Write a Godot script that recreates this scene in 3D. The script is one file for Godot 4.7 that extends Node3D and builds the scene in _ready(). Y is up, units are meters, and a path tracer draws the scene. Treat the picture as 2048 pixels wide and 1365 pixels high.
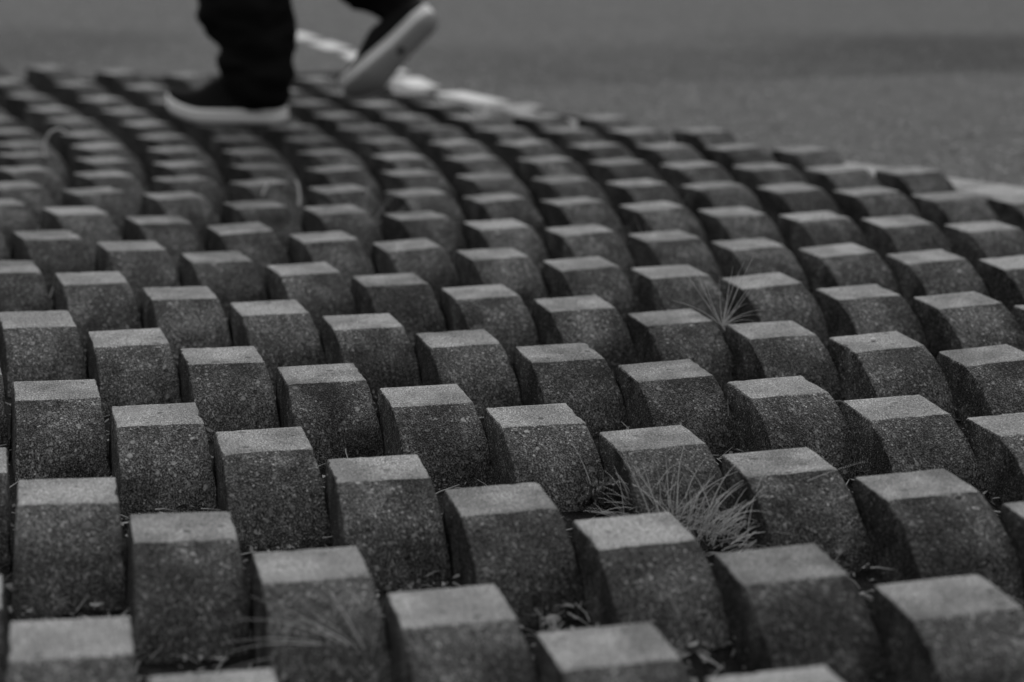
extends Node3D
# A pavement of raised concrete blocks in a staggered bond, seen low across it, with a walker's legs at the far edge.
# Plan coordinates (X right along a block's front, Y away, Z up) are counted in columns of 0.1 m; at() turns them into metres.

const U := 0.1
const ROW := 3.757821      # distance between blocks of one column
const STAG := 1.145863     # how much each column is shifted towards the viewer
const BW := 0.93           # width of a block
const TOPD := 0.829        # depth of its flat top
const BED := 0.72          # depth of the soil below the tops

var rng := RandomNumberGenerator.new()
var M := {}
var taken := {}

func _ready() -> void:
	rng.seed = 7
	# ---------------------------------------------------------------- camera, sky, sun, exposure
	var cam := Camera3D.new()
	cam.name = "camera"
	cam.position = at(-5.8785, -23.8697, 5.8254)
	cam.basis = Basis(Vector3(0.96309, 0.00453, 0.26913), Vector3(0.05926, 0.97176, -0.22842), Vector3(-0.26256, 0.23594, 0.93562)).orthonormalized()
	cam.near = 0.05
	cam.far = 900.0
	cam.fov = 19.70
	var ca := CameraAttributesPhysical.new()
	ca.frustum_focal_length = 69.1
	ca.frustum_focus_distance = 2.16
	ca.frustum_near = 0.05
	ca.frustum_far = 900.0
	ca.exposure_aperture = 3.8
	cam.attributes = ca
	add_child(cam)
	cam.current = true
	var we := WorldEnvironment.new()
	we.name = "environment"
	var env := Environment.new()
	env.background_mode = Environment.BG_SKY
	var sky := Sky.new()
	var sm := ProceduralSkyMaterial.new()
	sm.sky_top_color = Color(0.92, 0.92, 0.92)
	sm.sky_horizon_color = Color(0.56, 0.56, 0.56)
	sm.sky_curve = 0.25
	sm.ground_bottom_color = Color(0.2, 0.2, 0.2)
	sm.ground_horizon_color = Color(0.4, 0.4, 0.4)
	sm.sky_energy_multiplier = 1.0
	sky.sky_material = sm
	env.sky = sky
	env.tonemap_mode = Environment.TONE_MAPPER_LINEAR
	env.tonemap_exposure = 1.0
	env.sdfgi_enabled = true
	env.ssao_enabled = true
	env.ssil_enabled = true
	we.environment = env
	add_child(we)
	var sun := DirectionalLight3D.new()
	sun.name = "sun"
	sun.light_energy = 0.5
	sun.light_color = Color(1.0, 1.0, 1.0)
	sun.light_angular_distance = 14.0
	sun.shadow_enabled = true
	add_child(sun)
	var tosun := Vector3(0.16, 0.95, -1.0).normalized()
	sun.look_at_from_position(tosun * 50.0, Vector3.ZERO, Vector3.UP)

	make_materials()
	make_ground()
	make_blocks()
	make_kerb()
	make_person()
	make_plants()
	make_litter()

# -------------------------------------------------------------------- the surface of the pavement
func at(x: float, y: float, z: float) -> Vector3:
	return Vector3(x, z, -y) * U

func surf(X: float, Y: float) -> Vector3:
	var z := 0.000127 * Y * Y - 0.000076 * Y * Y * Y - 0.002219 * X * Y + 0.003958 * X * X + 0.000022 * X * Y * Y + 0.000004 * X * X * Y - 0.000115 * X * X * X + 0.000002 * Y * Y * Y * Y
	var xw := X - 0.006509 * Y * Y - 0.000184 * Y * Y * Y + 0.004722 * X * Y - 0.00298 * X * X + 0.000086 * X * Y * Y + 0.000002 * Y * Y * Y * Y
	var yw := Y + 0.003648 * X * X + 0.00854 * X * Y - 0.002402 * Y * Y + 0.000241 * X * X * X + 0.000024 * Y * Y * Y + 0.000126 * X * Y * Y
	return Vector3(xw, yw, z)

func road_z(x: float, y: float) -> float:
	return -0.55 - 0.28 * tanh(((y - 20.0) * 0.7 - (x - 10.0) * 0.7) / 14.0)

# height of the block tops at a plan point, by inverting surf() (a few fixed-point steps)
func tops_z(x: float, y: float) -> float:
	var q := Vector2(x, y)
	for i in 6:
		var s := surf(q.x, q.y)
		q += Vector2(x - s.x, y - s.y) * 0.8
		q = q.clamp(Vector2(-40, -40), Vector2(60, 70))
	return clampf(surf(q.x, q.y).z, -0.5, 0.35)

var KERB := PackedVector2Array([Vector2(18.6, -16), Vector2(18.0, -4), Vector2(17.0, 2), Vector2(15.5, 6.5), Vector2(13.8, 10), Vector2(13.0, 11.9), Vector2(11.85, 14.9), Vector2(10.65, 20.5), Vector2(9.75, 24.8), Vector2(8.65, 28.7), Vector2(7.6, 34), Vector2(7.7, 39), Vector2(7.6, 47.3), Vector2(7.0, 56)])

func kerb_x(y: float) -> float:
	for i in KERB.size() - 1:
		if y <= KERB[i + 1].y:
			return lerpf(KERB[i].x, KERB[i + 1].x, clampf((y - KERB[i].y) / (KERB[i + 1].y - KERB[i].y), 0.0, 1.0))
	return KERB[KERB.size() - 1].x

# -------------------------------------------------------------------- naming
func numbered(n: String) -> String:
	var k: int = taken.get(n, 0)
	taken[n] = k + 1
	return n if k == 0 else "%s_%03d" % [n, k]

func tag(o: Node3D, label: String, category: String, group := "") -> void:
	o.set_meta("label", label)
	o.set_meta("category", category)
	if group != "":
		o.set_meta("group", group)

func obj(called: String, mesh: Mesh, mat: Material, parent: Node = self) -> MeshInstance3D:
	var o := MeshInstance3D.new()
	o.name = numbered(called) if parent == self else called
	o.mesh = mesh
	if mat:
		o.material_override = mat
	parent.add_child(o, true)
	return o

# -------------------------------------------------------------------- materials
func noise(w: int, freq: float, sd: int, type := FastNoiseLite.TYPE_SIMPLEX_SMOOTH, oct := 3) -> PackedByteArray:
	var n := FastNoiseLite.new()
	n.noise_type = type
	n.seed = sd
	n.frequency = freq
	n.fractal_type = FastNoiseLite.FRACTAL_FBM if oct > 1 else FastNoiseLite.FRACTAL_NONE
	n.fractal_octaves = oct
	var im := n.get_seamless_image(w, w)
	im.convert(Image.FORMAT_L8)
	return im.get_data()

func stamp(v: PackedFloat32Array, w: int, count: int, r0: float, r1: float, lo: float, hi: float) -> void:
	for i in count:
		var cx := rng.randi() % w
		var cy := rng.randi() % w
		var rr := r0 + (r1 - r0) * pow(rng.randf(), 2.5)
		var val := rng.randf_range(lo, hi)
		var e := rng.randf_range(0.6, 1.0)
		var a := rng.randf() * TAU
		var ca := cos(a)
		var sa := sin(a)
		var n := ceili(rr)
		for dy in range(-n, n + 1):
			for dx in range(-n, n + 1):
				var p := (dx * ca + dy * sa)
				var q := (-dx * sa + dy * ca) / e
				var d := sqrt(p * p + q * q)
				if d < rr:
					var k := ((cy + dy + w) % w) * w + (cx + dx + w) % w
					v[k] = lerpf(v[k], val, clampf((rr - d) * 1.2, 0.0, 1.0))

func grey_tex(v: PackedFloat32Array, w: int, linear := true) -> ImageTexture:
	var b := PackedByteArray()
	b.resize(w * w * 3)
	var lut := PackedByteArray()
	lut.resize(1025)
	for i in 1025:
		var c := i / 1024.0
		lut[i] = clampi(roundi(255.0 * (Color(c, c, c).linear_to_srgb().r if linear else c)), 0, 255)
	for i in w * w:
		var g := lut[clampi(int(v[i] * 1024.0), 0, 1024)]
		b[i * 3] = g
		b[i * 3 + 1] = g
		b[i * 3 + 2] = g
	return ImageTexture.create_from_image(Image.create_from_data(w, w, false, Image.FORMAT_RGB8, b))

func triplanar(m: StandardMaterial3D, period: float, period2: float) -> void:
	m.uv1_triplanar = true
	m.uv1_world_triplanar = true
	m.uv1_scale = Vector3.ONE / period
	m.uv2_triplanar = true
	m.uv2_world_triplanar = true
	m.uv2_scale = Vector3.ONE / period2
	m.detail_uv_layer = BaseMaterial3D.DETAIL_UV_2

func plain(c: float, rough := 0.9, spec := 0.3) -> StandardMaterial3D:
	var m := StandardMaterial3D.new()
	m.albedo_color = Color(c, c, c).linear_to_srgb()
	m.roughness = rough
	m.metallic_specular = spec
	return m

func make_materials() -> void:
	var w := 1024
	var g1 := noise(w, 0.21, 11, FastNoiseLite.TYPE_SIMPLEX, 2)
	var g2 := noise(w, 0.06, 12, FastNoiseLite.TYPE_SIMPLEX, 3)
	var g3 := noise(w, 0.012, 13, FastNoiseLite.TYPE_SIMPLEX_SMOOTH, 4)
	var f := PackedFloat32Array()
	var t := PackedFloat32Array()
	var a := PackedFloat32Array()
	f.resize(w * w)
	t.resize(w * w)
	a.resize(w * w)
	for i in w * w:
		var n1 := g1[i] / 255.0 - 0.5
		var n2 := g2[i] / 255.0 - 0.5
		var n3 := g3[i] / 255.0 - 0.5
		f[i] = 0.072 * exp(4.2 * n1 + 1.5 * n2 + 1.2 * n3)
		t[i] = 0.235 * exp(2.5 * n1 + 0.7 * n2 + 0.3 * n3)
		a[i] = 0.066 * exp(1.5 * n1 + 0.5 * n2 + 0.4 * n3)
	stamp(f, w, 10000, 1.0, 3.4, 0.16, 0.66)
	stamp(f, w, 1000, 2.6, 6.5, 0.14, 0.40)
	stamp(f, w, 350, 2.5, 7.0, 0.01, 0.025)
	stamp(f, w, 17000, 1.0, 3.0, 0.006, 0.025)
	stamp(t, w, 9000, 0.9, 2.2, 0.30, 0.62)
	stamp(t, w, 9000, 0.9, 2.2, 0.07, 0.17)
	stamp(t, w, 260, 3.0, 11.0, 0.09, 0.17)
	stamp(a, w, 9000, 0.8, 3.0, 0.08, 0.2)
	stamp(a, w, 6000, 0.8, 2.5, 0.02, 0.05)
	# slow mottling: damp, algae and worn areas
	var wd := 512
	var d1 := noise(wd, 0.012, 21, FastNoiseLite.TYPE_SIMPLEX_SMOOTH, 5)
	var dm := PackedFloat32Array()
	var dt := PackedFloat32Array()
	var da := PackedFloat32Array()
	da.resize(wd * wd)
	dm.resize(wd * wd)
	dt.resize(wd * wd)
	for i in wd * wd:
		var n := d1[i] / 255.0
		dm[i] = lerpf(0.42, 1.0, smoothstep(0.32, 0.66, n))
		da[i] = lerpf(0.8, 1.0, smoothstep(0.25, 0.75, n))
		dt[i] = lerpf(0.66, 1.0, smoothstep(0.25, 0.75, n))
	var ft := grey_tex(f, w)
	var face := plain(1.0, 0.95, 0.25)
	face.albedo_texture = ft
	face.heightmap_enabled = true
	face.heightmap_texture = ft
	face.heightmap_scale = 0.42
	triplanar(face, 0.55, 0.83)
	face.detail_enabled = true
	face.detail_blend_mode = BaseMaterial3D.BLEND_MODE_MUL
	face.detail_albedo = grey_tex(dm, wd)
	face.vertex_color_use_as_albedo = true
	M.face = face
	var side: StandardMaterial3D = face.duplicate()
	side.albedo_color = Color(0.56, 0.56, 0.56).linear_to_srgb()  # flank shade put into the colour: a darkened copy of the front
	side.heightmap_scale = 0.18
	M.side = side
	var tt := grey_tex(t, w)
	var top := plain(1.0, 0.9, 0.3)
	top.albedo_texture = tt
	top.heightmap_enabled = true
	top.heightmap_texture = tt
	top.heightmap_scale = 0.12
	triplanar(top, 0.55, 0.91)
	top.detail_enabled = true
	top.detail_blend_mode = BaseMaterial3D.BLEND_MODE_MUL
	top.detail_albedo = grey_tex(dt, wd)
	top.vertex_color_use_as_albedo = true
	M.top = top
	var at_ := grey_tex(a, w)
	var asphalt := plain(1.0, 0.9, 0.35)
	asphalt.albedo_texture = at_
	asphalt.heightmap_enabled = true
	asphalt.heightmap_texture = at_
	asphalt.heightmap_scale = 0.25
	triplanar(asphalt, 1.3, 0.9)
	asphalt.detail_enabled = true
	asphalt.detail_blend_mode = BaseMaterial3D.BLEND_MODE_MUL
	asphalt.detail_albedo = grey_tex(da, wd)
	asphalt.vertex_color_use_as_albedo = true
	M.asphalt = asphalt
	var soil := plain(0.13, 0.95, 0.2)
	soil.albedo_texture = ft
	soil.heightmap_enabled = true
	soil.heightmap_texture = ft
	soil.heightmap_scale = 0.5
	triplanar(soil, 0.4, 0.9)
	M.soil = soil
	M.kerb = plain(1.0, 0.9, 0.3)
	M.kerb.albedo_texture = tt
	M.kerb.albedo_color = Color(1, 1, 1)
	triplanar(M.kerb, 0.5, 0.9)
	M.kerb_white = plain(0.5, 0.7, 0.4)
	M.blade = plain(0.46, 0.7, 0.3)
	M.blade.backlight_enabled = true
	M.blade.backlight = Color(0.5, 0.5, 0.5)
	M.blade_dark = plain(0.26, 0.75, 0.3)
	M.straw = plain(0.5, 0.7, 0.3)
	M.twig = plain(0.24, 0.85, 0.25)
	M.leaf = plain(0.17, 0.8, 0.3)
	M.dry_leaf = soil.duplicate()
	M.dry_leaf.albedo_color = Color(1, 1, 1)
	M.dry_leaf.roughness = 0.85
	M.dry_leaf.heightmap_scale = 0.2
	M.pale_stone = plain(0.5, 0.6, 0.4)
	M.stone = plain(0.3, 0.8, 0.3)
	M.cloth = plain(0.007, 0.95, 0.15)
	M.canvas = plain(0.010, 0.9, 0.2)
	M.rubber_white = plain(0.68, 0.6, 0.4)
	M.rubber_grey = plain(0.30, 0.75, 0.35)
	M.lace = plain(0.035, 0.8, 0.3)
	M.skin = plain(0.35, 0.6, 0.4)
	M.hair = plain(0.02, 0.6, 0.4)

# -------------------------------------------------------------------- ground
func fbm(sd: int, freq: float, oct := 3) -> FastNoiseLite:
	var n := FastNoiseLite.new()
	n.noise_type = FastNoiseLite.TYPE_SIMPLEX_SMOOTH
	n.seed = sd
	n.frequency = freq
	n.fractal_octaves = oct
	return n

func road_tone(x: float, y: float, n: FastNoiseLite) -> float:
	# a darker band beyond the pavement, its near edge sharp, its far side fading
	var band_edge := 32.5 + 0.6 * n.get_noise_2d(x * 3.0, 0.0) - 0.012 * (x - 16.0) * (x - 16.0)
	var d := y - band_edge
	var k := smoothstep(0.0, 1.2, d) * (1.0 - smoothstep(9.0, 22.0, d + 5.0 * n.get_noise_2d(x, y)))
	k *= smoothstep(5.0, 12.0, x)
	var darker_right := smoothstep(17.0, 30.0, x + 5.0 * n.get_noise_2d(x * 2.0 + 80.0, y * 2.0)) * k  # darkens the band further towards the right
	var worn := 0.10 * n.get_noise_2d(x * 1.5 + 300.0, y * 1.5)
	var corner := smoothstep(9.0, 3.0, Vector2((x + 5.5) * 0.8, (y - 52.0) * 0.7).length() + 2.0 * n.get_noise_2d(x * 2.0, y * 2.0 + 50.0))  # a darker patch at the far left
	return clampf(1.0 - 0.40 * k - 0.45 * darker_right + worn - 0.45 * corner, 0.25, 1.15)

func make_ground() -> void:
	# the soil that the blocks stand in
	var st := SurfaceTool.new()
	st.begin(Mesh.PRIMITIVE_TRIANGLES)
	var n := fbm(5, 0.35, 4)
	var nx := 130
	var ny := 150
	var x0 := -14.0
	var y0 := -16.0
	var sx := 32.0 / nx
	var sy := 55.6 / ny
	for j in ny + 1:
		for i in nx + 1:
			var x := x0 + i * sx
			var y := y0 + j * sy
			x = minf(x, kerb_x(y))
			st.add_vertex(at(x, y, tops_z(x, y) - BED + 0.16 * n.get_noise_2d(x * 2.0, y * 2.0)))
	for j in ny:
		for i in nx:
			var a := j * (nx + 1) + i
			for k in [a, a + nx + 1, a + 1, a + 1, a + nx + 1, a + nx + 2]:
				st.add_index(k)
	st.generate_normals()
	var bed := obj("soil_bed", st.commit(), M.soil)
	bed.set_meta("kind", "structure")
	# asphalt: rings that start at the rim of the bed and run out to the horizon
	var rim := PackedVector2Array()
	for i in 24:
		rim.append(Vector2(-14.0 + i * (31.6 / 24.0), -16.0))
	for i in KERB.size() - 1:
		for k in 5:
			var q := KERB[i].lerp(KERB[i + 1], k / 5.0)
			if q.y < 39.6:
				rim.append(q)
	rim.append(Vector2(kerb_x(39.6), 39.6))
	for i in 20:
		rim.append(Vector2(lerpf(kerb_x(39.6), -14.0, (i + 1) / 20.0), 39.6))
	for i in 36:
		rim.append(Vector2(-14.0, 39.6 - (i + 1) * 55.6 / 36.0))
	rim.remove_at(rim.size() - 1)
	st = SurfaceTool.new()
	st.begin(Mesh.PRIMITIVE_TRIANGLES)
	var c := Vector2(1.0, 11.0)
	var sn := fbm(9, 0.06, 4)
	var rings := PackedFloat32Array([0.0])
	for i in 90:
		rings.append(rings[i] + maxf(0.45, rings[i] * 0.075))
	for i in 6:
		rings.append(rings[rings.size() - 1] * 1.6)
	var fine := 4
	var cnt := rim.size() * fine
	for r in rings:
		for i in cnt:
			var p := rim[i / fine].lerp(rim[(i / fine + 1) % rim.size()], float(i % fine) / fine)
			var d := (p - c).normalized()
			var q := p + d * r
			var s := road_tone(q.x, q.y, sn)
			st.set_color(Color(s, s, s))
			st.add_vertex(at(q.x, q.y, road_z(q.x, q.y) + 0.05 * sn.get_noise_2d(q.x * 4.0, q.y * 4.0)))
	for r in rings.size() - 1:
		for i in cnt:
			var a := r * cnt + i
			var b := r * cnt + (i + 1) % cnt
			for k in [a, b, a + cnt, b, b + cnt, a + cnt]:
				st.add_index(k)
	# a lip down to the soil, so that the sheet has a cut edge
	st.generate_normals()
	var road := obj("asphalt_road", st.commit(), M.asphalt)
	road.set_meta("kind", "structure")

# -------------------------------------------------------------------- blocks
func block_mesh(sd: int) -> ArrayMesh:
	# cross-sections (left base, left corner, top, right corner, right base) lofted from the back edge over the flat top and down the curved front
	var r := RandomNumberGenerator.new()
	r.seed = sd * 77 + 5
	var nz := fbm(sd * 13 + 1, 2.2, 4)
	var chip := fbm(sd * 17 + 3, 5.5, 3)
	var ys := [0.0, 0.012, 0.03, 0.10, 0.20, 0.31, 0.42, 0.53, 0.64, 0.74, 0.815, TOPD]
	var zs := [-0.03, -0.008, 0.0, 0.0, 0.0, 0.0, 0.0, 0.0, 0.0, 0.0, 0.0, -0.006]
	var fy := [0.03, 0.10, 0.20, 0.31, 0.42, 0.53, 0.63, 0.72, 0.80, 0.86, 0.91, 0.95, 0.98, 1.0]
	var fz := [0.012, 0.032, 0.065, 0.108, 0.160, 0.220, 0.285, 0.360, 0.45, 0.54, 0.64, 0.75, 0.87, 1.0]
	var crease: int = ys.size() - 1
	for i in fy.size():
		ys.append(TOPD + fy[i])
		zs.append(-fz[i])
	var base := -1.0
	var hw := BW / 2.0
	var cr := 0.022
	var body_tone := r.randf_range(0.72, 1.08)
	var verts := []
	var cols := []
	var m := 0
	for i in ys.size():
		var y: float = ys[i]
		var z: float = zs[i]
		var sec := []
		for k in 5:
			sec.append(Vector2(-hw, lerpf(base, z - cr * 2.0, k / 4.0)))
		sec.append(Vector2(-hw + cr * 0.12, z - cr))
		sec.append(Vector2(-hw + cr * 0.5, z - cr * 0.35))
		for k in 12:
			sec.append(Vector2(lerpf(-hw + cr, hw - cr, k / 11.0), z))
		sec.append(Vector2(hw - cr * 0.5, z - cr * 0.35))
		sec.append(Vector2(hw - cr * 0.12, z - cr))
		for k in 5:
			sec.append(Vector2(hw, lerpf(z - cr * 2.0, base, k / 4.0)))
		m = sec.size()
		for s in sec.size():
			var q: Vector2 = sec[s]
			var v := Vector3(q.x, q.y, y)      # local: x across, y up, z towards the viewer
			v.x *= 1.0 + 0.11 * maxf(0.0, -q.y)      # cast with a draft: wider at the foot
			var g := nz.get_noise_3d(v.x * 3.0, v.y * 3.0, v.z * 3.0)
			v.x += 0.010 * nz.get_noise_3d(v.x * 2.0 + 9.0, v.y * 2.0, v.z * 2.0) * (1.0 if absf(q.x) > hw - 0.05 else 0.0)
			if i > 2:
				v.y += 0.003 * g
			var edge := absf(q.x) > hw - cr * 1.2 and q.y > z - cr * 2.5
			var ce := maxf(0.0, chip.get_noise_3d(v.x * 1.5, v.y * 1.5, v.z * 1.5) - 0.15) + 0.12 * absf(chip.get_noise_3d(v.x * 4.0 + 20.0, v.y * 4.0, v.z * 4.0))
			if edge:
				v.x -= signf(v.x) * ce * 0.06
				v.y -= ce * 0.03
			elif i <= 2 and q.y > z - 0.05:
				v.y -= ce * 0.02
				v.z += ce * 0.03
			if i >= crease - 2 and i <= crease + 2:
				v.z += 0.035 * nz.get_noise_3d(v.x * 2.2, 7.0, 0.0) + 0.012 * chip.get_noise_3d(v.x * 3.0, 2.0, 0.0)
			verts.append(v * U)
			var tone := body_tone + 0.40 * nz.get_noise_3d(v.x + 31.0, v.y, v.z)
			cols.append(Color(tone, tone, tone))
	var mesh := ArrayMesh.new()
	for part in 3:
		var st := SurfaceTool.new()
		st.begin(Mesh.PRIMITIVE_TRIANGLES)
		for i in verts.size():
			st.set_color(cols[i])
			st.add_vertex(verts[i])
		var any := false
		for i in ys.size() - 1:
			for s in m - 1:
				var is_top: bool = i < crease and s >= 6 and s < m - 7
				var flank := s < 5 or s >= m - 6
				if (0 if is_top else (2 if flank else 1)) != part:
					continue
				var a := i * m + s
				for k in [a, a + 1, a + m, a + 1, a + m + 1, a + m]:
					st.add_index(k)
		if part == 2:
			# the back wall
			for s in range(1, m - 1):
				for k in [0, s + 1, s]:
					st.add_index(k)
		st.generate_normals()
		mesh = st.commit(mesh)
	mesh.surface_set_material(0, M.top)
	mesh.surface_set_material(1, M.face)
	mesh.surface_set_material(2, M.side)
	return mesh

func block_place(c: int, r: int) -> Transform3D:
	var X := float(c)
	var Y := -(r * ROW + c * STAG)
	var e := 0.02
	var p := surf(X, Y)
	var tx := surf(X + e, Y) - surf(X - e, Y)
	var ty := (surf(X, Y + e) - surf(X, Y - e)).normalized()
	tx = (tx - ty * tx.dot(ty)).normalized()
	var bx := at(tx.x, tx.y, tx.z).normalized()
	var bz := -at(ty.x, ty.y, ty.z).normalized()
	var b := Basis(bx, bz.cross(bx), bz)
	return Transform3D(b, at(p.x, p.y, p.z))

func make_blocks() -> void:
	var pave := Node3D.new()
	pave.name = "block_pavement"
	pave.set_meta("kind", "structure")
	add_child(pave)
	var kinds := []
	for i in 18:
		kinds.append(block_mesh(i + 1))
	var cam: Camera3D = get_node("camera")
	var inv := cam.transform.affine_inverse()
	var tanv := tan(deg_to_rad(cam.fov) / 2.0)
	var seen := []
	var rest := []
	for r in range(-12, 6):
		for c in range(-14, 20):
			var t := block_place(c, r)
			var x := t.origin.x / U
			var y := -t.origin.z / U
			if x > kerb_x(y) - 0.57 or (r <= -6 and c > 12) or (r == -10 and c > 11) or x < -13.2 or y < -15.0 or y > 39.2:
				continue
			if absf(t.basis.y.y) < 0.9 or t.origin.y > 0.6 * U or t.origin.y < -0.6 * U:
				continue
			var l := inv * t.origin
			var inside := false
			if l.z < 0.0:
				var u := l.x / (-l.z * tanv * 1.5015)
				var v := l.y / (-l.z * tanv)
				inside = absf(u) < 1.12 and v < 1.05 and v > -1.35
			# set a little unevenly, as such blocks are
			t.basis = t.basis * Basis.from_euler(Vector3(rng.randfn(0, 0.011), rng.randfn(0, 0.008), rng.randfn(0, 0.011)))
			t.origin += Vector3(rng.randfn(0, 0.0005), rng.randfn(0, 0.0014), rng.randfn(0, 0.001))
			if inside and seen.size() < 300:
				seen.append(t)
			else:
				rest.append(t)
	for t in seen:
		var o := MeshInstance3D.new()
		o.name = "concrete_block"
		o.mesh = kinds[rng.randi() % kinds.size()]
		o.transform = t
		pave.add_child(o, true)
	var mm := MultiMesh.new()
	mm.transform_format = MultiMesh.TRANSFORM_3D
	mm.mesh = kinds[3]
	mm.instance_count = rest.size()
	for i in rest.size():
		mm.set_instance_transform(i, rest[i])
	var mi := MultiMeshInstance3D.new()
	mi.name = "further_concrete_blocks"
	mi.multimesh = mm
	mi.set_meta("kind", "stuff")
	pave.add_child(mi)
	print("blocks ", seen.size(), " + ", rest.size())

# -------------------------------------------------------------------- kerb
func make_kerb() -> void:
	var kerb := Node3D.new()
	kerb.name = "kerb"
	kerb.set_meta("kind", "structure")
	add_child(kerb)
	var cv := Curve2D.new()
	for q in KERB:
		cv.add_point(q)
	var ln := cv.get_baked_length()
	var step := 4.6
	var s := 0.0
	var n := fbm(44, 0.9, 3)
	while s + step < ln:
		var st := SurfaceTool.new()
		st.begin(Mesh.PRIMITIVE_TRIANGLES)
		var prof := [Vector2(-0.42, -0.9), Vector2(-0.45, 0.01), Vector2(-0.43, 0.03), Vector2(-0.15, 0.035), Vector2(0.15, 0.035), Vector2(0.43, 0.03), Vector2(0.45, 0.01), Vector2(0.42, -0.9)]
		var cuts := 7
		for i in cuts:
			var gap := 0.75 if cv.sample_baked(s + step / 2.0).y > 28.5 else 0.03
			var wide := 1.0 if gap > 0.1 else 1.5
			var d := s + gap + (step - 2.0 * gap) * i / (cuts - 1.0)
			var p := cv.sample_baked(d)
			var tg := (cv.sample_baked(minf(d + 0.1, ln)) - cv.sample_baked(maxf(d - 0.1, 0.0))).normalized()
			var nr := Vector2(tg.y, -tg.x)
			for q in prof:
				var w: Vector2 = p + nr * (q.x * wide)
				st.add_vertex(at(w.x, w.y, road_z(p.x, p.y) + q.y - 0.10 * smoothstep(15.5, 17.5, p.y) * (1.0 - smoothstep(27.0, 27.5, p.y)) + 0.012 * n.get_noise_2d(w.x * 3.0, w.y * 3.0)))
		var m := prof.size()
		for i in cuts - 1:
			for k in m - 1:
				var a := i * m + k
				for v in [a, a + m, a + 1, a + 1, a + m, a + m + 1]:
					st.add_index(v)
		for k in range(1, m - 1):
			for v in [0, k, k + 1, (cuts - 1) * m, (cuts - 1) * m + k + 1, (cuts - 1) * m + k]:
				st.add_index(v)
		st.generate_normals()
		var mid := cv.sample_baked(s + step / 2.0)
		obj("kerb_stone", st.commit(), M.kerb_white if mid.y > 28.5 else M.kerb, kerb)
		s += step

# -------------------------------------------------------------------- the walker
func curve_at(ts: Array, vs: Array, t: float) -> float:
	for i in ts.size() - 1:
		if t <= ts[i + 1]:
			var k: float = (t - ts[i]) / (ts[i + 1] - ts[i])
			return lerpf(vs[i], vs[i + 1], k)
	return vs[vs.size() - 1]

const SHOE_T := [0.0, 0.006, 0.025, 0.06, 0.12, 0.25, 0.40, 0.52, 0.62, 0.72, 0.82, 0.90, 0.955, 0.985, 1.0]
const SHOE_W := [0.004, 0.014, 0.024, 0.031, 0.036, 0.0365, 0.0375, 0.042, 0.047, 0.050, 0.047, 0.040, 0.029, 0.016, 0.004]

func shoe_bottom(t: float) -> float:
	return 0.034 * pow(maxf(0.0, t - 0.66) / 0.34, 1.8) + 0.010 * pow(maxf(0.0, 0.10 - t) / 0.10, 2.0)

func loft(sections: Array, closed := true) -> ArrayMesh:
	var st := SurfaceTool.new()
	st.begin(Mesh.PRIMITIVE_TRIANGLES)
	var m: int = sections[0].size()
	for sec in sections:
		for v in sec:
			st.add_vertex(v)
	for i in sections.size() - 1:
		for k in (m if closed else m - 1):
			var a := i * m + k
			var b := i * m + (k + 1) % m
			for v in [a, b, a + m, b, b + m, a + m]:
				st.add_index(v)
	if closed:
		for k in range(1, m - 1):
			for v in [0, k + 1, k, (sections.size() - 1) * m, (sections.size() - 1) * m + k, (sections.size() - 1) * m + k + 1]:
				st.add_index(v)
	st.generate_normals()
	return st.commit()

func sole_loft(y0: float, y1: float, grow: float, L: float) -> ArrayMesh:
	var secs := []
	for i in 41:
		var t := i / 40.0
		t = 0.5 - 0.5 * cos(t * PI)
		var w := curve_at(SHOE_T, SHOE_W, t) + grow
		var yb := shoe_bottom(t)
		var sh := 0.004 * sin(t * PI)      # the inner side curves in
		var sec := []
		for q in [Vector2(-1, y1), Vector2(-1.0, lerpf(y0, y1, 0.5)), Vector2(-0.98, y0 + 0.003), Vector2(-0.9, y0), Vector2(0, y0), Vector2(0.9, y0), Vector2(0.98, y0 + 0.003), Vector2(1.0, lerpf(y0, y1, 0.5)), Vector2(1, y1), Vector2(0, y1)]:
			sec.append(Vector3(q.x * w + sh, yb + q.y, t * L))
		secs.append(sec)
	return loft(secs)

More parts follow.
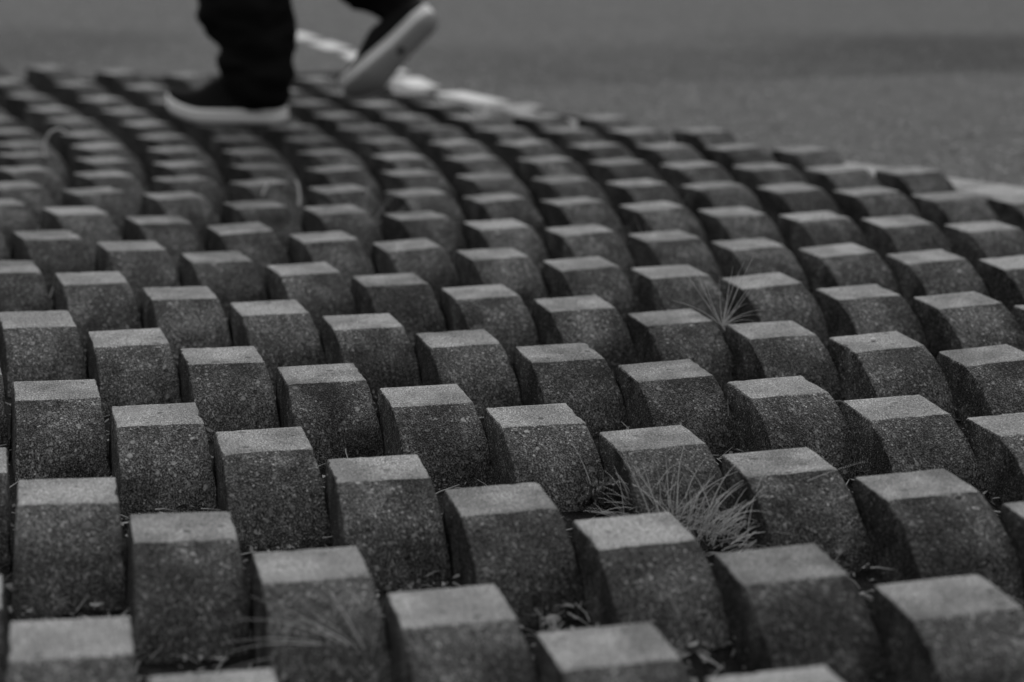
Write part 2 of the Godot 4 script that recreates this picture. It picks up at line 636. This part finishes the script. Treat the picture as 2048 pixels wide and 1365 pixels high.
func make_shoe(parent: Node3D, where: Vector3, toe: Vector3, up: Vector3) -> MeshInstance3D:
	# local: heel at z = 0, toe at z = L, underside at y = 0
	var L := 0.305
	var z := toe.normalized()
	var y := (up - z * up.dot(z)).normalized()
	var secs := []
	for i in 33:
		var t := 0.012 + 0.965 * (0.5 - 0.5 * cos(i / 32.0 * PI))
		var w := maxf(0.003, curve_at(SHOE_T, SHOE_W, t) - 0.004)
		var h := curve_at([0.0, 0.05, 0.15, 0.30, 0.40, 0.50, 0.60, 0.72, 0.84, 0.93, 0.98, 1.0], [0.060, 0.090, 0.105, 0.115, 0.122, 0.120, 0.108, 0.084, 0.068, 0.058, 0.050, 0.040], t) + shoe_bottom(t)
		var sec := []
		for k in 17:
			var a := PI * k / 16.0
			var cx := cos(a)
			var sx := sin(a)
			sec.append(Vector3(-signf(cx) * pow(absf(cx), 0.75) * w, shoe_bottom(t) + 0.012 + (h - 0.012 - shoe_bottom(t)) * pow(sx, 0.8), t * L))
		secs.append(sec)
	var o := obj("shoe", loft(secs), M.canvas, parent)
	o.transform = Transform3D(Basis(y.cross(z), y, z), where)
	obj("sole_band", sole_loft(0.006, 0.035, 0.0, L), M.rubber_white, o)
	obj("outsole", sole_loft(0.0, 0.010, -0.0015, L), M.rubber_grey, o)
	obj("sole_stripe", sole_loft(0.0225, 0.0265, 0.0012, L), M.canvas, o)
	var spot := SphereMesh.new()
	spot.radius = 0.011
	spot.height = 0.004
	spot.radial_segments = 14
	spot.rings = 6
	obj("worn_patch", spot, M.canvas, o).position = Vector3(0.010, -0.0004, 0.40 * L)
	var st := SurfaceTool.new()
	st.begin(Mesh.PRIMITIVE_TRIANGLES)
	for k in 5:
		var t := 0.46 + k * 0.05
		var h := curve_at([0.40, 0.50, 0.60, 0.72], [0.122, 0.120, 0.108, 0.084], t) + 0.002
		tube(st, [Vector3(-0.024, h - 0.014, t * L), Vector3(-0.010, h - 0.001, t * L + 0.003), Vector3(0.010, h - 0.001, t * L + 0.001), Vector3(0.024, h - 0.014, t * L + 0.006)], 0.0022, 0.0022, 6)
	st.generate_normals()
	obj("lace", st.commit(), M.lace, o)
	return o

func smin(a: float, b: float, k: float) -> float:
	var h := maxf(k - absf(a - b), 0.0) / k
	return minf(a, b) - h * h * k * 0.25

func capsule(p: Vector3, b: Array) -> float:
	var ba: Vector3 = b[1] - b[0]
	var h := clampf((p - b[0]).dot(ba) / ba.length_squared(), 0.0, 1.0)
	return (p - b[0] - ba * h).length() - lerpf(b[2], b[3], h)

# surface nets over the smooth union of tapered capsules [from, to, radius, radius]
func figure(bones: Array, cell: float, k: float, wrinkle := 0.0, sd := 1) -> ArrayMesh:
	var lo := Vector3.INF
	var hi := -Vector3.INF
	for b in bones:
		for e in 2:
			var rr: float = b[2 + e] + 2.5 * cell + wrinkle
			lo = lo.min(b[e] - Vector3.ONE * rr)
			hi = hi.max(b[e] + Vector3.ONE * rr)
	var n := Vector3i(((hi - lo) / cell).ceil()) + Vector3i.ONE
	var nz := fbm(sd, 9.0, 3)
	var f := PackedFloat32Array()
	f.resize(n.x * n.y * n.z)
	f.fill(1.0)
	for b in bones:
		var rr: float = maxf(b[2], b[3]) + 3.0 * cell + k
		var a0 := Vector3i(((b[0].min(b[1]) - Vector3.ONE * rr - lo) / cell).floor()).clamp(Vector3i.ZERO, n - Vector3i.ONE)
		var a1 := Vector3i(((b[0].max(b[1]) + Vector3.ONE * rr - lo) / cell).ceil()).clamp(Vector3i.ZERO, n - Vector3i.ONE)
		for z in range(a0.z, a1.z + 1):
			for y in range(a0.y, a1.y + 1):
				for x in range(a0.x, a1.x + 1):
					var i := (z * n.y + y) * n.x + x
					f[i] = smin(f[i], capsule(lo + Vector3(x, y, z) * cell, b), k)
	if wrinkle > 0.0:
		for z in n.z:
			for y in n.y:
				for x in n.x:
					var i := (z * n.y + y) * n.x + x
					if f[i] < 0.1:
						var p := lo + Vector3(x, y, z) * cell
						f[i] += wrinkle * nz.get_noise_3d(p.x * 0.8, p.y * 2.2, p.z * 0.8)
	var st := SurfaceTool.new()
	st.begin(Mesh.PRIMITIVE_TRIANGLES)
	var ids := {}
	var count := 0
	var off := [0, 1, n.x, n.x + 1, n.x * n.y, n.x * n.y + 1, n.x * n.y + n.x, n.x * n.y + n.x + 1]
	for z in n.z - 1:
		for y in n.y - 1:
			for x in n.x - 1:
				var i := (z * n.y + y) * n.x + x
				var mask := 0
				for e in 8:
					if f[i + off[e]] < 0.0:
						mask |= 1 << e
				if mask == 0 or mask == 255:
					continue
				var s := Vector3.ZERO
				var c := 0
				for e in [[0, 1], [2, 3], [4, 5], [6, 7], [0, 2], [1, 3], [4, 6], [5, 7], [0, 4], [1, 5], [2, 6], [3, 7]]:
					var va := f[i + off[e[0]]]
					var vb := f[i + off[e[1]]]
					if (va < 0.0) != (vb < 0.0):
						var tt := va / (va - vb)
						var pa := Vector3(e[0] & 1, (e[0] >> 1) & 1, e[0] >> 2)
						var pb := Vector3(e[1] & 1, (e[1] >> 1) & 1, e[1] >> 2)
						s += pa.lerp(pb, tt)
						c += 1
				st.add_vertex(lo + (Vector3(x, y, z) + s / c) * cell)
				ids[i] = count
				count += 1
	var dirs := [1, n.x, n.x * n.y]
	for i in ids:
		var x: int = i % n.x
		var y: int = (i / n.x) % n.y
		var z: int = i / (n.x * n.y)
		for d in 3:
			var u: int = dirs[(d + 1) % 3]
			var v: int = dirs[(d + 2) % 3]
			if [x, y, z][(d + 1) % 3] == 0 or [x, y, z][(d + 2) % 3] == 0:
				continue
			var fa := f[i]
			var fb := f[i + dirs[d]]
			if (fa < 0.0) == (fb < 0.0):
				continue
			if not (ids.has(i - u) and ids.has(i - v) and ids.has(i - u - v)):
				continue
			var q := [ids[i], ids[i - u], ids[i - u - v], ids[i - v]]
			if fa < 0.0:
				q.reverse()
			for k2 in [0, 1, 2, 0, 2, 3]:
				st.add_index(q[k2])
	st.generate_normals()
	return st.commit()

func make_person() -> void:
	var p := Node3D.new()
	p.name = "person"
	add_child(p)
	p.position = at(0.55, 24.4, -0.41)
	p.rotation.y = -atan2(0.269, 0.963)
	tag(p, "person in loose black trousers and black canvas shoes stepping left across the far blocks", "person")
	# local axes: x to the right, y up, z towards the viewer; the walk goes to -x
	var ankle := Vector3(0.072, 0.10, 0.0)
	var knee := Vector3(0.012, 0.52, 0.01)
	var hip := Vector3(0.07, 0.93, 0.0)
	var ankle2 := Vector3(0.392, 0.282, -0.17)
	var knee2 := Vector3(0.09, 0.55, -0.17)
	var hip2 := Vector3(0.08, 0.94, -0.17)
	var chest := Vector3(0.04, 1.35, -0.085)
	var head := Vector3(0.0, 1.66, -0.085)
	var body := [[ankle, knee, 0.04, 0.055], [knee, hip, 0.058, 0.08], [ankle2, knee2, 0.04, 0.055], [knee2, hip2, 0.058, 0.08], [hip, hip2, 0.09, 0.09], [hip.lerp(hip2, 0.5), chest, 0.12, 0.13],
		[chest + Vector3(0, 0.03, -0.14), chest + Vector3(0, 0.03, 0.14), 0.065, 0.065], [chest, head, 0.065, 0.06], [head + Vector3(0, 0.02, 0), head + Vector3(-0.01, 0.08, 0), 0.085, 0.09], [head + Vector3(-0.02, -0.03, 0), head + Vector3(-0.07, -0.03, 0), 0.05, 0.03],
		[ankle, Vector3(0.05, 0.05, 0.0), 0.03, 0.018], [ankle2, ankle2 + Vector3(-0.01, -0.05, -0.03), 0.03, 0.016]]
	obj("body", figure(body, 0.022, 0.025), M.skin, p)
	var tr := [[Vector3(0.058, 0.155, 0.0), Vector3(0.064, 0.105, 0.0), 0.084, 0.080], [Vector3(0.058, 0.20, 0.0), Vector3(0.058, 0.155, 0.0), 0.086, 0.084], [Vector3(0.036, 0.30, 0.0), Vector3(0.056, 0.20, 0.0), 0.112, 0.086], [knee, Vector3(0.034, 0.29, 0.0), 0.105, 0.114], [knee, hip, 0.105, 0.115],
		[ankle2 + Vector3(-0.012, 0.016, 0.0), ankle2.lerp(knee2, 0.3), 0.070, 0.078], [ankle2.lerp(knee2, 0.3), knee2, 0.080, 0.095], [knee2, hip2, 0.10, 0.115], [hip, hip2, 0.115, 0.115], [hip.lerp(hip2, 0.5), hip.lerp(hip2, 0.5) + Vector3(0, 0.08, 0), 0.15, 0.145]]
	obj("trousers", figure(tr, 0.013, 0.03, 0.022, 3), M.cloth, p)
	var jk := [[hip.lerp(hip2, 0.5) + Vector3(0, 0.12, 0), chest, 0.155, 0.15], [chest + Vector3(0, 0.04, -0.15), chest + Vector3(0, 0.04, 0.15), 0.075, 0.075],
		[chest + Vector3(0, 0.04, 0.18), Vector3(0.12, 1.10, 0.19), 0.065, 0.058], [Vector3(0.12, 1.10, 0.19), Vector3(0.0, 0.96, 0.10), 0.055, 0.05], [chest + Vector3(0, 0.04, -0.18), Vector3(0.12, 1.10, -0.36), 0.065, 0.058], [Vector3(0.12, 1.10, -0.36), Vector3(0.0, 0.96, -0.27), 0.055, 0.05]]
	obj("jacket", figure(jk, 0.024, 0.05, 0.02, 8), M.cloth, p)
	obj("hair", figure([[head + Vector3(0.02, 0.07, 0), head + Vector3(0.0, 0.11, 0), 0.095, 0.088], [head + Vector3(0.045, 0.02, 0), head + Vector3(0.02, 0.08, 0), 0.07, 0.09]], 0.02, 0.03), M.hair, p)
	make_shoe(p, Vector3(0.132, 0.0, 0.0), Vector3(-0.985, 0.0, -0.12), Vector3(0.0, 1.0, -0.06))
	var toe2 := Vector3(0.285, 0.042, -0.06)
	var dir2 := Vector3(-0.70, -0.71, -0.06).normalized()
	make_shoe(p, toe2 - dir2 * 0.305, dir2, Vector3(-0.50, 0.50, -0.70))

# -------------------------------------------------------------------- plants and litter
func tube(st: SurfaceTool, pts: Array, r0: float, r1: float, sides := 4) -> void:
	var m := pts.size()
	var prev := []
	for i in m:
		var d: Vector3 = (pts[mini(i + 1, m - 1)] - pts[maxi(i - 1, 0)]).normalized()
		var a := d.cross(Vector3(0.31, 0.2, 0.93)).normalized()
		var b := d.cross(a)
		var r := lerpf(r0, r1, i / (m - 1.0))
		var ring := []
		for k in sides:
			var g := TAU * k / sides
			ring.append(pts[i] + a * cos(g) * r + b * sin(g) * r)
		if prev:
			for k in sides:
				var k1 := (k + 1) % sides
				for v in [prev[k], ring[k], prev[k1], prev[k1], ring[k], ring[k1]]:
					st.add_vertex(v)
		prev = ring

func blade(st: SurfaceTool, root: Vector3, tip: Vector3, bow: Vector3, r: float, segs := 7) -> void:
	var pts := []
	var mid := (root + tip) * 0.5 + bow
	for i in segs + 1:
		var t := float(i) / segs
		pts.append(root.lerp(mid, t).lerp(mid.lerp(tip, t), t))
	tube(st, pts, r, r * 0.25, 3)

func new_st() -> SurfaceTool:
	var st := SurfaceTool.new()
	st.begin(Mesh.PRIMITIVE_TRIANGLES)
	return st

func done(st: SurfaceTool) -> ArrayMesh:
	st.generate_normals()
	return st.commit()

func thing(called: String, where: Vector3) -> Node3D:
	var o := Node3D.new()
	o.name = numbered(called)
	o.position = where
	add_child(o)
	return o

func make_plants() -> void:
	# the big dry tuft: directions are given as right / up / towards the viewer, in metres
	var right := Vector3(0.963, 0.0, 0.269)
	var near := Vector3(-0.269, 0.0, 0.963)
	var up := Vector3.UP
	var r := RandomNumberGenerator.new()
	r.seed = 21
	var t := thing("grass_tuft", at(0.72, -6.70, -0.50))
	tag(t, "large dense tuft of pale dry grass sprouting between two blocks in the foreground", "grass tuft")
	var st := new_st()
	for i in 115:
		var s := clampf(r.randfn(0.22, 0.55), -1.1, 1.05)        # along the gap, left to right
		var root := at(0.20, -5.85, -0.52).lerp(at(1.05, -7.30, -0.50), s * 0.5 + 0.5) - t.position + right * r.randfn(0, 0.004) + near * r.randfn(0, 0.004) + up * r.randf_range(-0.012, 0.004)
		var lean := (s * 1.2 if s > 0.0 else s * 0.6) + r.randfn(0.0, 0.45)
		var ln := 0.035 + 0.048 * pow(r.randf(), 0.8)
		var dir := (right * sin(clampf(lean, -1.2, 1.5)) + up * (cos(clampf(lean, -1.2, 1.5)) * 0.68 + 0.05) + near * r.randfn(0.10, 0.30)).normalized()
		var tip := root + dir * ln
		var droop := right * (signf(lean) * -0.01 * r.randf()) + up * r.randf_range(0.006, 0.022)
		blade(st, root, tip - up * 0.012 * absf(lean) * r.randf(), droop, r.randf_range(0.00035, 0.0008))
	for q in [[0.03, 0.17, 0.075], [0.035, 0.145, 0.045], [0.04, 0.13, 0.03], [-0.03, -0.07, 0.085], [-0.02, -0.055, 0.07]]:
		blade(st, right * q[0] + near * 0.02, right * q[1] + up * q[2] + near * 0.02, up * 0.02, 0.0007, 9)
	obj("blades", done(st), M.blade, t)
	st = new_st()
	for i in 110:
		var root := right * r.randf_range(-0.06, 0.07) + near * r.randf_range(-0.04, 0.05) + up * r.randf_range(-0.005, 0.01)
		blade(st, root, root + right * r.randfn(0, 0.035) + near * r.randfn(0, 0.03) + up * r.randf_range(0.0, 0.03), up * 0.01, 0.0006, 4)
	obj("dead_blades", done(st), M.blade_dark, t)

	t = thing("grass_tuft", at(3.60, -0.70, -0.62))
	tag(t, "thin wispy grass seedling on a long bent stem between blocks right of centre", "grass tuft", "")
	st = new_st()
	var crown := right * -0.013 + up * 0.062
	tube(st, [Vector3(0.0, -0.01, 0.0), right * 0.003 + up * 0.012, right * 0.001 + up * 0.035, right * -0.006 + up * 0.052, crown], 0.0011, 0.0009, 5)
	obj("stem", done(st), M.blade, t)
	st = new_st()
	for q in [[-0.048, 0.066], [-0.032, 0.062], [-0.060, 0.030], [-0.022, 0.055], [-0.004, 0.056], [0.004, 0.052], [0.012, 0.066], [0.024, 0.072], [0.034, 0.080], [0.020, 0.052], [0.036, 0.046], [0.040, 0.060], [0.030, 0.026], [0.044, 0.016], [0.034, 0.010], [0.050, 0.020], [0.02, -0.006]]:
		var tip: Vector3 = crown + right * (q[0] * 1.12) + up * (q[1] * 1.15) + near * r.randfn(0, 0.012)
		blade(st, crown, tip, up * (0.010 if q[1] < 0.035 else 0.002) + right * r.randfn(0, 0.004), 0.00048, 8)
	obj("blades", done(st), M.blade, t)

	t = thing("grass_tuft", at(-2.95, -9.35, -0.62))
	tag(t, "out of focus grass sprig with long arching blades low in the foreground left of centre", "grass tuft")
	st = new_st()
	for q in [[-0.095, 0.052, 0.012], [-0.055, 0.050, 0.004], [-0.030, 0.052, 0.002], [-0.120, 0.012, 0.022], [-0.115, -0.006, 0.018], [-0.085, -0.05, 0.02], [-0.06, -0.055, 0.018], [0.045, -0.008, 0.004], [-0.02, 0.03, 0.0], [-0.07, 0.03, 0.015], [-0.11, 0.035, 0.025], [-0.04, 0.06, 0.01], [-0.13, 0.0, 0.03], [0.06, -0.02, 0.01], [-0.045, -0.03, 0.03], [0.01, 0.055, 0.0]]:
		blade(st, up * 0.02 + right * -0.002, right * q[0] + up * (q[1] + 0.03) + near * r.randf_range(0.0, 0.03), up * q[2], 0.00042, 9)
	tube(st, [Vector3(0.02, -0.02, 0.0), right * 0.008 + up * 0.008, up * 0.022 - right * 0.004], 0.0014, 0.001, 5)
	obj("blades", done(st), M.blade, t)

	t = thing("grass_tuft", at(4.75, 5.5, -0.55))
	tag(t, "faint small sprig of grass against a block's dark side near the middle of the pavement", "grass tuft")
	st = new_st()
	for q in [[-0.035, 0.09], [-0.02, 0.10], [0.01, 0.12], [0.03, 0.11], [0.05, 0.13], [-0.03, 0.06], [0.04, 0.08], [-0.05, 0.075]]:
		blade(st, Vector3.ZERO, right * q[0] + up * q[1] + near * r.randfn(0.02, 0.01), up * 0.008, 0.0007, 6)
	obj("blades", done(st), M.blade_dark, t)

	t = thing("grass_tuft", at(1.0, 10.2, -0.6))
	tag(t, "dark flattened clump of dead grass in the gap below the two pale straws", "grass tuft")
	st = new_st()
	for i in 26:
		var root := right * r.randf_range(-0.02, 0.02)
		blade(st, root, root + right * r.randfn(-0.01, 0.06) + up * r.randf_range(0.02, 0.09) + near * r.randfn(0, 0.03), up * 0.015, 0.0008, 6)
	obj("blades", done(st), M.blade_dark, t)

	# single pale straws
	st = new_st()
	var pts := []
	for i in 15:
		var g := lerpf(-0.9, 2.9, i / 14.0)
		pts.append(right * (-0.032 * cos(g - 0.6) - 0.0) + up * (0.05 + 0.045 * sin(g - 0.6)) + near * 0.01 * i / 14.0)
	tube(st, pts, 0.0032, 0.0022, 6)
	var o := obj("straw", done(st), M.blade)
	o.position = at(-3.95, 18.2, -0.55)
	tag(o, "pale dry straw curled in an open loop beside the far left blocks", "straw")
	st = new_st()
	tube(st, [Vector3.ZERO, right * 0.006 + up * 0.018, right * 0.013 + up * 0.032, right * 0.02 + up * 0.04], 0.0028, 0.002, 6)
	o = obj("straw", done(st), M.straw)
	o.position = at(-0.6, 12.4, -0.33)
	tag(o, "short pale bent straw, the left one of two standing before the walker's shadow", "straw", "")
	st = new_st()
	tube(st, [Vector3.ZERO, right * 0.001 + up * 0.018, right * -0.001 + up * 0.036, right * -0.006 + up * 0.046], 0.0034, 0.0024, 6)
	o = obj("straw", done(st), M.straw)
	o.position = at(0.0, 11.65, -0.30)
	tag(o, "thick pale upright straw, the right one of two standing before the walker's shadow", "straw", "")

	# thin stems that trail down the gaps on the right
	for q in [[2.40, -3.85, -0.62, "thin pale root thread hanging in the dark gap below the wispy seedling"], [4.67, -1.85, -0.55, "thin pale root thread in the dark gap left of the block with a white fleck"], [-1.60, -9.9, -0.45, "thin dark stem rising along the left side of a blurred foreground block"]]:
		st = new_st()
		tube(st, [Vector3(0, -0.02, 0), right * -0.004 + up * 0.01, right * -0.009 + up * 0.03, right * -0.011 + up * 0.055], 0.0009, 0.0005, 4)
		o = obj("root_thread", done(st), M.blade_dark)
		o.position = at(q[0], q[1], q[2])
		tag(o, q[3], "plant stem")

	# twigs
	var tw := [
		[2.45, -7.5, -0.74, [[-0.045, 0.042, 0.0], [-0.012, 0.022, 0.004], [0.022, -0.004, 0.006]], "thin forked twig leaning on the soil between blocks in the lower right"],
		[-2.95, -1.25, -0.70, [[-0.055, 0.002, 0.01], [0.0, 0.012, 0.0], [0.05, 0.026, 0.0]], "straight brown twig lying in the soil gap left of centre"],
		[-1.75, -6.7, -0.74, [[-0.03, 0.004, 0.0], [0.012, 0.022, 0.0], [0.022, 0.055, 0.0]], "bent twig sticking up beside a block in the lower middle"],
		[-5.05, -2.6, -0.72, [[-0.05, 0.0, 0.0], [-0.01, 0.014, 0.0], [0.03, 0.002, 0.0]], "arched twig lying behind a block at the left edge"],
		[-0.72, -2.9, -0.72, [[-0.012, 0.0, 0.0], [0.004, 0.03, 0.0], [0.014, 0.004, 0.0]], "small snapped twig standing like a tent in the centre gap"],
		[-4.25, -7.6, -0.70, [[-0.04, -0.004, 0.01], [0.008, 0.012, 0.0], [0.014, 0.05, 0.0]], "thin crooked twig in the dark soil at the lower left"],
	]
	for q in tw:
		st = new_st()
		var ps := []
		for v in q[3]:
			ps.append(right * v[0] + up * v[1] + near * v[2])
		var bz := []
		for i in 9:
			var k := i / 8.0
			bz.append(ps[0].lerp(ps[1], k).lerp(ps[1].lerp(ps[2], k), k) + Vector3(r.randfn(0, 0.0008), r.randfn(0, 0.0008), 0))
		tube(st, bz, 0.0014, 0.0006, 5)
		tube(st, [bz[4], bz[4] + right * -0.014 + up * -0.006, bz[4] + right * -0.03 + up * -0.012], 0.0008, 0.0004, 4)
		o = obj("twig", done(st), M.straw if q[0] > -0.8 and q[0] < 0.0 else M.twig)
		o.position = at(q[0], q[1], q[2])
		tag(o, q[4], "twig")

	# the curled dead leaf beside the big tuft
	st = new_st()
	var ln := fbm(71, 0.9, 3)
	var nu := 26
	var nv := 16
	var grid := []
	for i in nu + 1:
		for j in nv + 1:
			var a := i / float(nu)
			var b := j / float(nv) * 2.0 - 1.0
			var wdt := 0.015 * pow(sin(PI * clampf(a, 0.03, 0.97)), 0.7) * (1.0 + 0.9 * ln.get_noise_2d(a * 12.0, signf(b) * 4.0))
			grid.append(right * (-0.022 + 0.045 * a + 0.004 * ln.get_noise_2d(a * 9.0, b * 5.0 + 30.0)) + near * (b * wdt) + up * (0.004 + 0.020 * a + 0.012 * b * b * sin(PI * a) + 0.010 * ln.get_noise_2d(a * 10.0, b * 6.0) + 0.004 * sin(absf(b) * 9.0 + a * 14.0)))
	for i in nu:
		for j in nv:
			if ln.get_noise_2d(i * 0.8 + 50.0, j * 0.9) > 0.28:
				continue      # eaten through
			var a := i * (nv + 1) + j
			for k in [a, a + 1, a + nv + 1, a + 1, a + nv + 2, a + nv + 1]:
				st.add_vertex(grid[k])
	o = obj("dead_leaf", done(st), M.dry_leaf)
	o.position = at(0.10, -5.75, -0.56)
	tag(o, "curled dead leaf lying at the left of the large grass tuft", "leaf")

	# stones
	for q in [[-1.09, -8.2, -0.70, 0.0085, M.stone, "pebble", "rounded grey pebble in the soil behind a blurred foreground block"], [4.80, -2.35, 0.135, 0.0036, M.pale_stone, "stone_chip", "tiny white chip of stone on top of a block at the right"], [16.53, 28.75, -0.42, 0.0068, M.pale_stone, "pebble", "lone bright pebble lying out on the asphalt"]]:
		var sp := SphereMesh.new()
		sp.radial_segments = 14
		sp.rings = 8
		var arr := sp.get_mesh_arrays()
		var nn := fbm(int(absf(q[0]) * 10.0) + 3, 1.2, 2)
		var vs: PackedVector3Array = arr[Mesh.ARRAY_VERTEX]
		for i in vs.size():
			var v := vs[i] * 2.0
			vs[i] = Vector3(v.x, v.y * 0.62, v.z * 0.85) * (1.0 + 0.3 * nn.get_noise_3dv(v)) * float(q[3])
		arr[Mesh.ARRAY_VERTEX] = vs
		var am := ArrayMesh.new()
		am.add_surface_from_arrays(Mesh.PRIMITIVE_TRIANGLES, arr)
		o = obj(q[5], am, q[4])
		o.position = at(q[0], q[1], q[2])
		if q[0] > 10.0:
			o.position = at(q[0], q[1], road_z(q[0], q[1]) + 0.04)
		tag(o, q[6], "stone")

func make_litter() -> void:
	# crumbs of leaf, straw and bark on the soil between the blocks
	var st := new_st()
	for tri in [[Vector3(-1, 0, -0.35), Vector3(1, 0.25, -0.2), Vector3(0.1, 0.3, 0.5)], [Vector3(-1, 0, -0.35), Vector3(0.1, 0.3, 0.5), Vector3(-0.8, 0.2, 0.3)]]:
		for v in tri:
			st.add_vertex(v * 0.5)
		for v in [tri[0], tri[2], tri[1]]:
			st.add_vertex(v * 0.5 - Vector3(0, 0.03, 0))
	var flake := done(st)
	st = new_st()
	tube(st, [Vector3(-0.5, 0, 0), Vector3(-0.1, 0.06, 0.03), Vector3(0.5, 0, -0.04)], 0.035, 0.02, 4)
	var stick := done(st)
	var r := RandomNumberGenerator.new()
	r.seed = 5
	var gm := MultiMesh.new()
	gm.transform_format = MultiMesh.TRANSFORM_3D
	gm.mesh = flake
	gm.instance_count = 9000
	for i in 9000:
		var y := lerpf(6.0, 75.0, r.randf())
		var x := kerb_x(y) + 0.6 + pow(r.randf(), 1.3) * (14.0 + y * 0.5)
		if y > 41.0 and r.randf() < 0.4:
			x = r.randf_range(-10.0, 7.0)
		var b := Basis.from_euler(Vector3(r.randfn(0, 0.3), r.randf() * TAU, r.randfn(0, 0.3))).scaled(Vector3.ONE * r.randf_range(0.005, 0.016))
		gm.set_instance_transform(i, Transform3D(b, at(x, y, road_z(x, y) + 0.03)))
	var gi := MultiMeshInstance3D.new()
	gi.name = "road_grit"
	gi.multimesh = gm
	gi.material_override = M.stone
	gi.set_meta("kind", "stuff")
	tag(gi, "fine grit scattered over the asphalt beyond the blocks", "grit")
	add_child(gi)
	for kind in 2:
		var mm := MultiMesh.new()
		mm.transform_format = MultiMesh.TRANSFORM_3D
		mm.mesh = [flake, stick][kind]
		var count: int = [7000, 6000][kind]
		mm.instance_count = count
		for i in count:
			var y := lerpf(-12.0, 16.0, pow(r.randf(), 1.4))
			var x := r.randf_range(-7.0, 8.0)
			var s := r.randf_range(0.004, 0.014) if kind == 0 else r.randf_range(0.008, 0.035)
			var b := Basis.from_euler(Vector3(r.randfn(0, 0.4), r.randf() * TAU, r.randfn(0, 0.4))).scaled(Vector3.ONE * s)
			mm.set_instance_transform(i, Transform3D(b, at(x, y, tops_z(x, y) - BED + r.randf_range(0.0, 0.14))))
		var mi := MultiMeshInstance3D.new()
		mi.name = ["leaf_litter", "twig_litter"][kind]
		mi.multimesh = mm
		mi.material_override = [M.leaf, M.twig][kind]
		mi.set_meta("kind", "stuff")
		tag(mi, ["crumbs of dark dead leaf on the soil between the blocks", "scraps of dry stalk on the soil between the blocks"][kind], "litter")
		add_child(mi)
